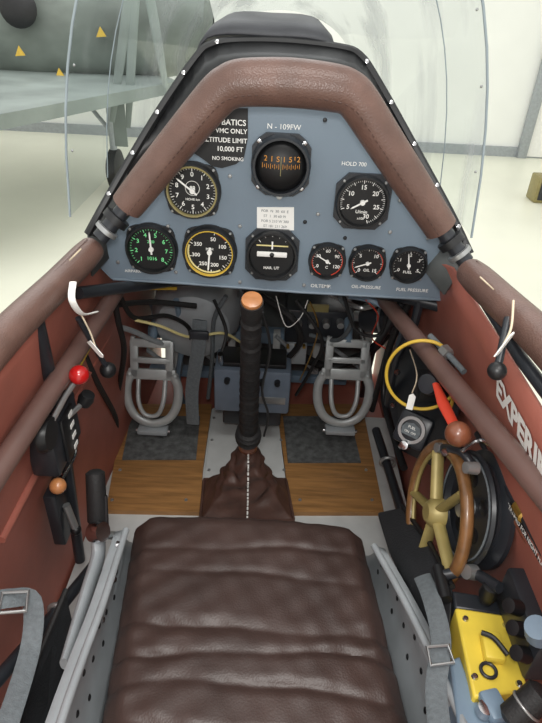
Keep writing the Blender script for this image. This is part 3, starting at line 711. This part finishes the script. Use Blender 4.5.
MB().ball(P(79, 375, X=-.245), .0135).build('throttle_knob', 'redgloss', t, label='glossy red ball knob')
MB().tube([P(56, 428, X=-.285), P(86, 400, X=-.262)], .004, 8).build('lever_arm', 'alu', t)
MB().lathe([(0, -.012), (.010, -.01), (.012, 0), (.010, .01), (0, .012)], axis(P(86, 399, X=-.26), (.5, 0, 1)), 16).build('lever_knob', 'black', t)
t = thing('mixture_lever', 'wooden ball lever below the black throttle box', 'lever', P(75, 440, X=-.3))
MB().tube([P(66, 415, X=-.28), P(76, 450, X=-.285), P(60, 482, X=-.28)], .0025, 8, sm=6).build('rod', 'chrome', t)
MB().ball(P(58, 486, X=-.275), .0115).build('knob', 'woodball', t, label='orange wooden ball')
t = thing('wall_bracket', 'black hardware bracket on the left wall under the throttle', 'bracket', P(60, 500, X=-.31))
MB().box((0, 0, 0), (.05, .11, .02), frame(P(60, 510, X=-.315), (0, 1, 0), (0, 0, 1)), .003).build('plate', 'blackmetal', t)
MB().tube([P(66, 505, X=-.30), P(76, 530, X=-.29)], .006).build('pin', 'alu', t)
MB().ball(P(76, 530, X=-.29), .009, seg=12).build('bolt', 'black', t)

# flap lever, left of the seat
t = thing('flap_lever', 'grey jointed metal hand lever with a black grip left of the seat', 'lever', P(70, 660, X=-.22))
a = P(98, 526, X=-.228); b_ = P(95, 470, X=-.235)
MB().tube([a, a.lerp(b_, .1), a.lerp(b_, .95), b_], [.008, .0145, .0135, .008], 16).build('grip', 'rubber', t)
MB().tube([a.lerp(b_, .55)+Vector((.012, 0, 0)), a+Vector((.014, -.01, -.01))], .004, 8).build('trigger', 'black', t)
MB().lathe([(0, -.010), (.014, -.010), (.0155, 0), (.014, .010), (0, .010)], axis(P(98, 532, X=-.222), (1, -.3, .5)), 18).build('knuckle', 'chrome', t)
MB().tube([P(97, 528, X=-.226), P(98, 556, X=-.222), P(86, 595, X=-.218), P(64, 664, X=-.212)], [.016, .019, .016, .010], 14, sm=4, flat=.5, upv=(1, 0, 0)).build('arm', 'grey', t)
MB().tube([P(120, 532, X=-.206), P(117, 560, X=-.204), P(108, 600, X=-.200), P(88, 655, X=-.196)], [.017, .021, .018, .010], 14, sm=4, flat=.45, upv=(1, 0, 0)).build('side_plate', 'grey', t)
for (x, y) in ((118, 545), (112, 580), (100, 620)): MB().lathe([(0, .006), (.004, .005), (.006, 0), (0, 0)], axis(P(x, y, X=-.193), (1, 0, 0.4)), 12).build('bolt', 'chrome', t)
MB().tube([P(98, 534, X=-.22), P(120, 536, X=-.204)], .006, 10).build('cross_pin', 'alu', t)

# ------------------------------------------------------------ seat
se = thing('seat_cushion', 'dark brown pleated leather seat cushion', 'seat cushion', (-.01, .42, -.76))
rows = []
SW = .176; Y0, Y1 = .16, .575
pl = [(P(250, y, Z=-.68).y, w, d) for y, w, d in ((552, .012, .0035), (580, .012, .003), (630, .018, .0065), (656, .012, .0055), (692, .014, .006), (735, .014, .006))]
def ctop(u, y):
    dz = 0
    for i_, (q_, wd, dp_) in enumerate(pl):
        yy = q_+.006*math.sin(u*2.0+i_*2.1)+.0022*math.sin(u*7+i_*1.3)
        k = abs(y-yy)/wd
        if k < 1: dz -= dp_*(1-k)**1.7*(.75+.3*math.sin(u*4+i_*1.7))
    dz += .0009*math.sin(u*4+y*35)+.0009*math.sin(u*17-y*160)*(.2+abs(u))+.0006*math.sin(u*31+y*90)
    return -.680+dz+.011*(1-abs(u)**2.5)
NY = 150
def cxs(y): return -.010+.027*min(1.4, max(0, (Y1-y)/.275))
def sec(y, sh):
    row = []
    for i in range(53):
        u = -1+2*i/52; w = SW*sh
        row.append(Vector((cxs(y)+u*w, y, ctop(u, y)-.022*max(0, abs(u)-.88)/.12*.9)))
    pin = .004*math.sin(y*70)
    l = row[0]+Vector((-.003-pin*.3, 0, -.02)); l2 = row[0]+Vector((.002, 0, -.06)); r = row[-1]+Vector((.003+pin*.3, 0, -.02)); r2 = row[-1]+Vector((-.002, 0, -.06))
    return [l2, l]+row+[r, r2]
for j in range(NY): rows.append(sec(Y0+(Y1-Y0)*j/(NY-1), 1))
for k in range(1, 7):
    a = k/6*PI/2; rows.append([Vector((p.x, Y1+.03*math.sin(a), p.z-.035*(1-math.cos(a)))) for p in sec(Y1, 1-.03*(k/6)**2)])
lastr = rows[-1]; rows.append([Vector((p.x, Y1+.026, -.768)) for p in lastr])
MB().grid(rows).build('leather_cover', 'seatleather', se, ang=60)
bp_ = thing('seat_bucket', 'grey sheet metal seat bucket holding the brown cushion', 'seat', (-.01, .42, -.93))
def side(inner, outer, nm, sg):
    a = resamp(inner, 24); b = resamp(cr(outer, 5), 24)
    R_ = []
    for k in range(7):
        f = k/6
        R_.append([p.lerp(q_, f)+Vector((sg*.010*math.sin(f*PI), 0, -.004*math.sin(f*PI))) for p, q_ in zip(a, b)])
    MB().grid(R_).build(nm, 'grey', bp_, solid=.0025)
    return a, b
li = [Vector((-.192, .60, -.76)), Vector((-.167, .3, -.76)), Vector((-.154, .16, -.76))]; lo = [P(126, 530, Z=-.665), P(104, 600, Z=-.645), P(82, 660, Z=-.63), P(62, 718, Z=-.615), P(40, 790, Z=-.60)]
ri = [Vector((.174, .60, -.76)), Vector((.202, .3, -.76)), Vector((.212, .16, -.76))]; rout = [P(374, 546, Z=-.665), P(402, 596, Z=-.648), P(434, 660, Z=-.63), P(460, 716, Z=-.615), P(486, 790, Z=-.6)]
for inn, out, sg in ((li, lo, -1), (ri, rout, 1)):
    a, b = side(inn, out, 'side_panel', sg)
    MB().tube(out, .005, 10, sm=5).build('rolled_edge', 'grey', bp_)
    o2 = [p+Vector((sg*.016, 0, -.006)) for p in b]; o3 = [p+Vector((sg*.026, 0, -.2)) for p in b]
    MB().grid([b, o2, o3]).build('outer_panel', 'grey', bp_, solid=.0025)
    for k in range(2, 22, 2):
        for fr in ((.45, .82) if k % 4 else (.64,)):
            f = fr
            c = a[k].lerp(b[k], f)+Vector((sg*.010*math.sin(f*PI), 0, -.004*math.sin(f*PI))); nn = (b[k]-a[k]).cross(Vector((0, 1, 0))).normalized()
            if nn.z < 0: nn = -nn
            MB().lathe([(0, .0012), (.0032, .001), (.0042, .0), (0, 0)], axis(c+nn*.0016, nn), 12).build('lightening_hole', 'black', bp_)
MB().box((-.008, .612, -.85), (.37, .006, .17), None, .001).build('front_panel', 'grey', bp_)
MB().box((.004, .38, -.775), (.36, .46, .006)).build('seat_pan', 'grey', bp_)

# harness left
t = thing('seat_harness', 'grey webbing belt with a metal buckle at the lower left of the seat', 'seat belt', P(30, 640, Z=-.62), group='seat belts')
MB().tube([P(-20, 604, Z=-.54), P(10, 598, Z=-.55), P(32, 602, Z=-.57), P(30, 650, Z=-.60), P(2, 740, Z=-.58)], .0105, 12, sm=6, flat=.14, upv=(.3, -.2, 1)).build('webbing', 'web', t)
m_ = frame(P(14, 602, Z=-.545), (1, .2, -.1), (0, 1, .3))
MB().tube([m_ @ Vector(v) for v in ((-.013, -.01, 0), (.013, -.01, 0), (.013, .01, 0), (-.013, .01, 0))], .0022, 8, closed=True).build('buckle', 'alu', t)
t = thing('map_pouch', 'black fabric pouch between the left wall and the seat', 'pouch', P(50, 700, X=-.26))
MB().slab([P(66, 590, X=-.245), P(20, 700, X=-.25), P(12, 790, X=-.25), P(58, 790, X=-.215), P(84, 670, X=-.22)], (.0, -.01, -.02)).build('body', 'fabric', t, bevel=.004)
MB().tube([P(66, 590, X=-.243), P(20, 700, X=-.247), P(12, 790, X=-.248)], .004, 8).build('binding', 'rubber', t)
t = thing('torque_tube', 'black control rod running beside the left wall at floor level', 'control rod', P(80, 620, X=-.27))
MB().tube([P(98, 560, X=-.26), P(58, 610, X=-.275), P(-20, 700, X=-.3)], .009, 12).build('rod', 'blackmetal', t)
MB().ring(axis(P(58, 610, X=-.275), (0, 1, 0)), .012, .004, 16).build('collar', 'alu', t)

# ------------------------------------------------------------ right side
wc = P(436, 513, X=.25)
wn = Vector((-1, -.04, .12)).normalized(); mw = axis(wc, wn); rw = .094
t = thing('trim_wheel', 'brown wooden rimmed trim wheel with olive gold spokes on the right side', 'trim wheel', wc)
MB().ring(mw, rw, .0082, 56, 12).build('rim', 'rimwood', t)
MB().ring(mw, rw-.009, .0032, 56, 8).build('inner_rim', 'gold', t)
for k in range(5):
    a = 2*PI*k/5+.5; MB().tube([mw @ Vector((.012*math.cos(a), .012*math.sin(a), 0)), mw @ Vector(((rw-.008)*math.cos(a), (rw-.008)*math.sin(a), 0))], [.009, .007, .0085], 10, flat=.5).build('spoke', 'gold', t)
MB().lathe([(0, .016), (.012, .015), (.019, .008), (.021, -.008), (0, -.01)], mw, 24).build('hub', 'gold', t)
pc = P(477, 508, X=.290); mp_ = axis(pc, Vector((-1, -.05, .12)))
t = thing('pulley', 'black grooved double pulley behind the wooden trim wheel', 'pulley', pc)
sc_ = .80
MB().lathe([(a*sc_, z) for a, z in [(.02, .010), (.074, .010), (.078, .018), (.090, .018), (.093, .014), (.082, .006), (.082, .002), (.096, -.004), (.096, -.010), (.086, -.012), (.02, -.012)]], mp_, 48).build('disc', 'blackmetal', t)
MB().ring(mp_ @ Matrix.Translation((0, 0, .0185)), .084*sc_, .0014, 48).build('groove_ring', 'web', t)
for k in range(5):
    a = 2*PI*k/5+.2; MB().lathe([(0, .0015), (.009, .0012), (.0105, 0), (0, 0)], mp_ @ Matrix.Translation((.037*math.cos(a), .037*math.sin(a), .0102)), 16).build('lightening_hole', 'black', t)
MB().lathe([(0, .026), (.014, .024), (.016, .010)], mp_, 20).build('hub', 'alu', t)
# yellow looped hose
c = P(422, 376, X=.234)
pts = []
for k in range(15):
    a = math.radians(60+k*21); pts.append(c+Vector((.050*math.cos(a), -.014*math.cos(a), .060*math.sin(a))))
pts.append(P(450, 408, X=.25))
tag(MB().tube(pts, .0026, 8, sm=4).build('looped_hose', 'yellow'), 'yellow hose coiled in a loop under the right end of the panel', 'hose')
t = thing('fuel_valve', 'red handled valve lever with a wooden ball on the right side', 'valve', P(434, 385, X=.25))
MB().box((0, 0, 0), (.045, .04, .04), Matrix.Translation(P(432, 386, X=.262)), .004).build('body', 'black', t)
MB().lathe([(0, .01), (.014, .009), (.016, 0), (0, 0)], axis(P(430, 384, X=.236), (-.7, -.6, .4)), 20).build('face', 'blackmetal', t)
MB().tube([P(436, 384, X=.235), P(444, 405, X=.235), P(455, 427, X=.235)], [.005, .0085, .007], 12, flat=.5).build('handle', 'red', t)
MB().ball(P(458, 434, X=.235), .0155).build('knob', 'darkwood', t, label='reddish wooden ball')
t = thing('selector_valve', 'selector valve with a small lettered aluminium plate under the looped hose', 'valve', P(412, 432, X=.25))
mf = frame(P(412, 430, X=.24), (.8, -.6, 0), (.3, .4, .9))
MB().box((0, 0, -.008), (.056, .056, .02), mf, .008).build('mount', 'blackmetal', t)
MB().lathe([(.017, .004), (.022, .004), (.0235, .001)], mf, 28).build('ring', 'alu', t)
MB().prism([(-.014, -.010), (.014, -.010), (.016, 0), (.012, .008), (0, .012), (-.012, .008), (-.016, 0)], .003, .0045, mf).build('plate', 'web', t)
MB().text('FUEL', .006, mf @ Matrix.Translation((0, .004, .005)), .01).text('ON  OFF', .005, mf @ Matrix.Translation((0, -.004, .005)), .01).build('lettering', 'white', t)
MB().lathe([(0, .014), (.007, .012), (.009, .0)], mf @ Matrix.Translation((0, -.026, 0)), 14).build('bolt', 'chrome', t)
tg = thing('tag', 'white paper tag hanging under the yellow hose loop', 'tag', P(411, 402, X=.235))
MB().prism([(-.005, -.012), (.005, -.012), (.005, .010), (0, .014), (-.005, .010)], 0, .001, frame(P(411, 402, X=.225), (1, -.4, 0), (.1, .3, 1))).build('card', 'tag', tg)
MB().tube([P(412, 393, X=.226), P(417, 375, X=.23), P(410, 350, X=.235)], .001, 6, sm=4).build('string', 'thread', tg)
t = thing('equipment_bracket', 'dark metal mounting bracket behind the right hand valves', 'bracket', P(400, 470, X=.27))
MB().slab([P(394, 350, X=.262), P(440, 345, X=.28), P(462, 400, X=.29), P(440, 470, X=.29), P(400, 450, X=.265), P(388, 400, X=.255)], (.006, .006, 0)).build('plate', 'blackmetal', t)
MB().tube([P(388, 350, X=.25), P(384, 400, X=.255), P(404, 468, X=.262)], .007, 10, sm=4).build('edge_tube', 'black', t)
for (a, b) in ((398, 372), (394, 405), (402, 446), (446, 452)): MB().lathe([(0, .006), (.005, .005), (.006, 0)], axis(P(a, b, X=.25), (-.7, -.6, .2)), 8).build('bolt', 'chrome', t)
t = thing('pipe_union', 'grey pipe union with a nut beside the upper end of the right brown tube', 'pipe union', P(438, 360, X=.25))
MB().tube([P(430, 336, X=.24), P(446, 352, X=.255), P(464, 372, X=.27)], .0045, 10, sm=5).build('pipe', 'web', t)
MB().lathe([(.004, -.008), (.009, -.007), (.009, .007), (.004, .008)], axis(P(446, 352, X=.255), P(464, 372, X=.27)-P(430, 336, X=.24)), 6).build('nut', 'alu', t)
t = thing('linkage_arm', 'black cranked arm with two bolts between the red lever and the trim wheel', 'linkage', P(452, 460, X=.26))
MB().tube([P(440, 448, X=.25), P(462, 452, X=.262), P(474, 470, X=.275)], .006, 10, sm=4).build('arm', 'blackmetal', t)
for (a, b) in ((442, 448), (472, 468)): MB().lathe([(0, .01), (.007, .009), (.008, -.006), (0, -.006)], axis(P(a, b, X=.252), (-1, -.2, .2)), 12).build('bolt', 'alu', t)
MB().tube([P(462, 452, X=.258), P(480, 440, X=.28), P(500, 452, X=.295)], .003, 8, sm=4).build('push_rod', 'chrome', t)
# wall lettering
hgt = .042; me_ = text_me('EXPERIMENTAL', .045); w_ = max(v.co.x for v in me_.vertices)
bm_ = MB(); bm_.text('EXPERIMENTAL', hgt, frame(Vector((.31, .545-w_*hgt, -.369)), (0, -1, 0), (0, 0, 1)), .045)
for v in bm_.bm.verts: v.co.x = wallx(v.co.z, v.co.y)-.004
tag(bm_.build('wall_lettering', 'white'), 'white capital lettering reading EXPERIMENTAL on the right wall', 'lettering')
# rods on right wall
def rod(lab, a, b, X0, X1, r, m, brass=()):
    p0 = P(*a, X=X0); p1 = P(*b, X=X1)
    t_ = thing('control_rod', lab, 'control rod', p0)
    MB().tube([p0, p1], r, 12).build('rod', m, t_)
    for f in brass:
        MB().lathe([(r, -.012), (r*1.5, -.01), (r*1.5, .01), (r, .012)], axis(p0.lerp(p1, f), p1-p0), 16).build('ferrule', 'brass', t_)
    return t_
rod('black control rod with brass ferrules on the right wall', (478, 434), (560, 580), .305, .305, .0055, 'blackmetal', (.3, .62))
t = rod('varnished wooden rod with a lettered strip low on the right wall', (498, 486), (560, 592), .312, .312, .0065, 'darkwood', (.08,))
p0 = P(502, 492, X=.303); p1 = P(552, 578, X=.303)
ms = frame(p0.lerp(p1, .5), p1-p0, (-.0, .0, 1))
if (ms.to_3x3() @ Vector((0, 0, 1))).x > 0: ms = frame(p0.lerp(p1, .5), p1-p0, (0, 0, -1)) @ Matrix.Identity(4)
MB().box((0, 0, 0), ((p1-p0).length, .009, .002), ms).build('strip', 'black', t)
MB().text('NOT CERTIFIED FOR NIGHT FLIGHT', .0085, ms @ Matrix.Translation((0, 0, .002)), .01).build('lettering', 'white', t)

t = thing('document_wallet', 'black document wallet leaning between the seat and the right console', 'wallet', P(420, 610, X=.22))
W4 = [P(377, 512, Z=-.70), P(402, 507, Z=-.68), P(430, 545, Z=-.64), P(452, 588, Z=-.60), P(450, 615, Z=-.605), P(446, 640, Z=-.62), P(428, 632, Z=-.66), P(388, 548, Z=-.74)]
MB().slab(W4, (.004, 0, -.012)).build('cover', 'fabric', t, bevel=.003)
MB().tube([W4[1]+Vector((0, 0, .002)), W4[2]+Vector((0, 0, .002)), W4[3]+Vector((0, 0, .002))], .004, 8).build('spine', 'black', t)
t = thing('seat_harness', 'grey webbing belt with a buckle between the seat and the yellow box', 'seat belt', P(440, 640, Z=-.6), group='seat belts')
MB().tube([P(422, 576, Z=-.62), P(432, 600, Z=-.60), P(441, 640, Z=-.59), P(436, 690, Z=-.59), P(444, 760, Z=-.57)], .011, 12, sm=6, flat=.14, upv=(-.4, -.2, 1)).build('webbing', 'web', t)
m_ = frame(P(440, 655, Z=-.582), (1, .1, .1), (0, 1, .2))
MB().tube([m_ @ Vector(v) for v in ((-.012, -.009, 0), (.012, -.009, 0), (.012, .009, 0), (-.012, .009, 0))], .0022, 8, closed=True).build('buckle', 'alu', t)
# yellow box
Q = [P(455, 607, Z=-.60), P(508, 615, Z=-.60), P(529, 690, Z=-.60), P(474, 698, Z=-.60)]
t = thing('yellow_box', 'bright yellow metal box with black fittings at the lower right', 'box', Q[3]+Vector((0, 0, -.07)))
MB().slab(Q, (0, 0, -.07)).build('body', 'yellowbox', t, bevel=.003)
c = (Q[0]+Q[1]+Q[2]+Q[3])/4; mx = frame(c, Q[1]-Q[0], Q[0]-Q[3])
for (x, y) in ((-.027, .045), (.027, .045), (.027, -.045), (-.027, -.045)): MB().lathe([(0, .003), (.003, .0025), (.004, 0)], mx @ Matrix.Translation((x*.85, y*.75, 0)), 10).build('screw', 'chrome', t)
MB().box((0, 0, .006), (.022, .034, .012), mx, .003).build('clip', 'yellowbox', t)
MB().tube([mx @ Vector((-.012, .01, .014)), mx @ Vector((.0, .004, .016)), mx @ Vector((.012, -.012, .014))], .003, 8, sm=4).build('pin', 'black', t)
MB().ring(mx @ Matrix.Translation((-.008, -.026, .003)), .008, .002, 20).build('ring', 'blackmetal', t)
for (a, b, h) in ((484, 596, .03), (508, 604, .022), (522, 640, .018)):
    MB().lathe([(0, h), (.009, h-.003), (.011, h*.4), (.008, 0), (0, 0)], Matrix.Translation(P(a, b, Z=-.6)+Vector((0, -.006, -.0))), 16).build('knob', 'black' if a != 508 else 'alu', t)
MB().slab([P(452, 590, Z=-.603), P(512, 600, Z=-.603), P(509, 616, Z=-.603), P(455, 608, Z=-.603)], (0, 0, -.05)).build('front_block', 'blackmetal', t, bevel=.003)
# blue bracket
t = thing('blue_bracket', 'steel blue bracket between the right seat side and the yellow box', 'bracket', P(475, 723, Z=-.68))
MB().slab([P(450, 660, Z=-.61), P(460, 655, Z=-.61), P(476, 700, Z=-.61), P(512, 706, Z=-.61), P(512, 790, Z=-.61), P(466, 790, Z=-.61)], (0, 0, -.04)).build('body', 'bluepaint', t, bevel=.003)
MB().box((0, 0, 0), (.022, .03, .014), Matrix.Translation(P(494, 706, Z=-.600)) @ Matrix.Rotation(.25, 4, 'Z'), .004).build('latch', 'bluepaint', t)
MB().lathe([(0, .012), (.008, .01), (.009, 0)], Matrix.Translation(P(484, 712, Z=-.606)), 14).build('bolt', 'chrome', t)
t = thing('black_handle', 'short black cylindrical grip at the lower right corner', 'handle', P(525, 720, Z=-.62))
pA = P(508, 722, Z=-.585); pB = P(545, 690, Z=-.55)
MB().tube([pA, pA.lerp(pB, .1), pA.lerp(pB, .9), pB], [.008, .0145, .0145, .008], 16).build('grip', 'rubber', t)
MB().ring(axis(pA.lerp(pB, .5), pB-pA), .0148, .0015, 20).build('ring', 'alu', t)
t = thing('radio_console', 'black control head with dark knobs behind the yellow box on the right wall', 'control head', P(525, 620, X=.3))
MB().box((0, 0, 0), (.04, .1, .06), Matrix.Translation(P(532, 622, X=.315)), .005).build('case', 'blackmetal', t)
for (a, b) in ((518, 608), (522, 630), (526, 655)): MB().lathe([(0, .018), (.008, .017), (.009, 0)], axis(P(a, b, X=.292), (-.8, -.2, .5)), 14).build('knob', 'black', t)
MB().lathe([(0, .02), (.012, .019), (.014, 0)], axis(P(539, 634, X=.295), (-.5, -.2, 1)), 18).build('blue_cap', 'bluepaint', t, label='pale blue cap')
t = thing('elevator_linkage', 'black linkage arm with aluminium end below the pulley', 'linkage', P(470, 580, X=.27))
MB().tube([P(440, 576, X=.235), P(470, 572, X=.27), P(500, 588, X=.29)], .007, 10, sm=3).build('arm', 'blackmetal', t)
MB().lathe([(0, .008), (.009, .007), (.010, -.007), (0, -.008)], axis(P(470, 572, X=.268), (-1, -.3, .4)), 18).build('pivot', 'alu', t)
MB().tube([P(438, 568, X=.235), P(446, 600, X=.235)], .008, 12).build('damper', 'black', t)
t = thing('rudder_cable_guide', 'black quadrant with a chrome shaft beside the right foot board', 'cable guide', P(392, 480, Z=-.9))
MB().tube([P(376, 430, Z=-.85), P(392, 480, Z=-.85), P(404, 520, Z=-.82)], .010, 10, sm=3).build('shaft', 'blackmetal', t)
MB().ring(axis(P(388, 462, Z=-.85), (0, 1, .2)), .016, .004, 20).build('collar', 'alu', t)

# ------------------------------------------------------------ light
w = bpy.data.worlds.new('world'); scene.world = w; w.use_nodes = True
bg = w.node_tree.nodes['Background']; bg.inputs['Color'].default_value = (1, .985, .95, 1); bg.inputs['Strength'].default_value = 1.15
def area(loc, rot, size, power, colr=(1, 1, 1), nm='hangar_light'):
    l = bpy.data.lights.new(nm, 'AREA'); l.size = size; l.energy = power; l.color = colr
    o = bpy.data.objects.new(nm, l); o.location = loc; o.rotation_euler = rot; col.objects.link(o)
area((.3, -.6, 2.6), (math.radians(-8), 0, 0), 1.4, 62, (1, .98, .94))
area((-1.5, 6, 2.7), (0, 0, 0), 5, 140, (1, 1, 1))
area((.0, .0, .06), (math.radians(57), 0, 0), .06, 2.8, (1, .98, .95), 'camera_fill')  # added fill lamp at the camera, brightens the footwell and leather
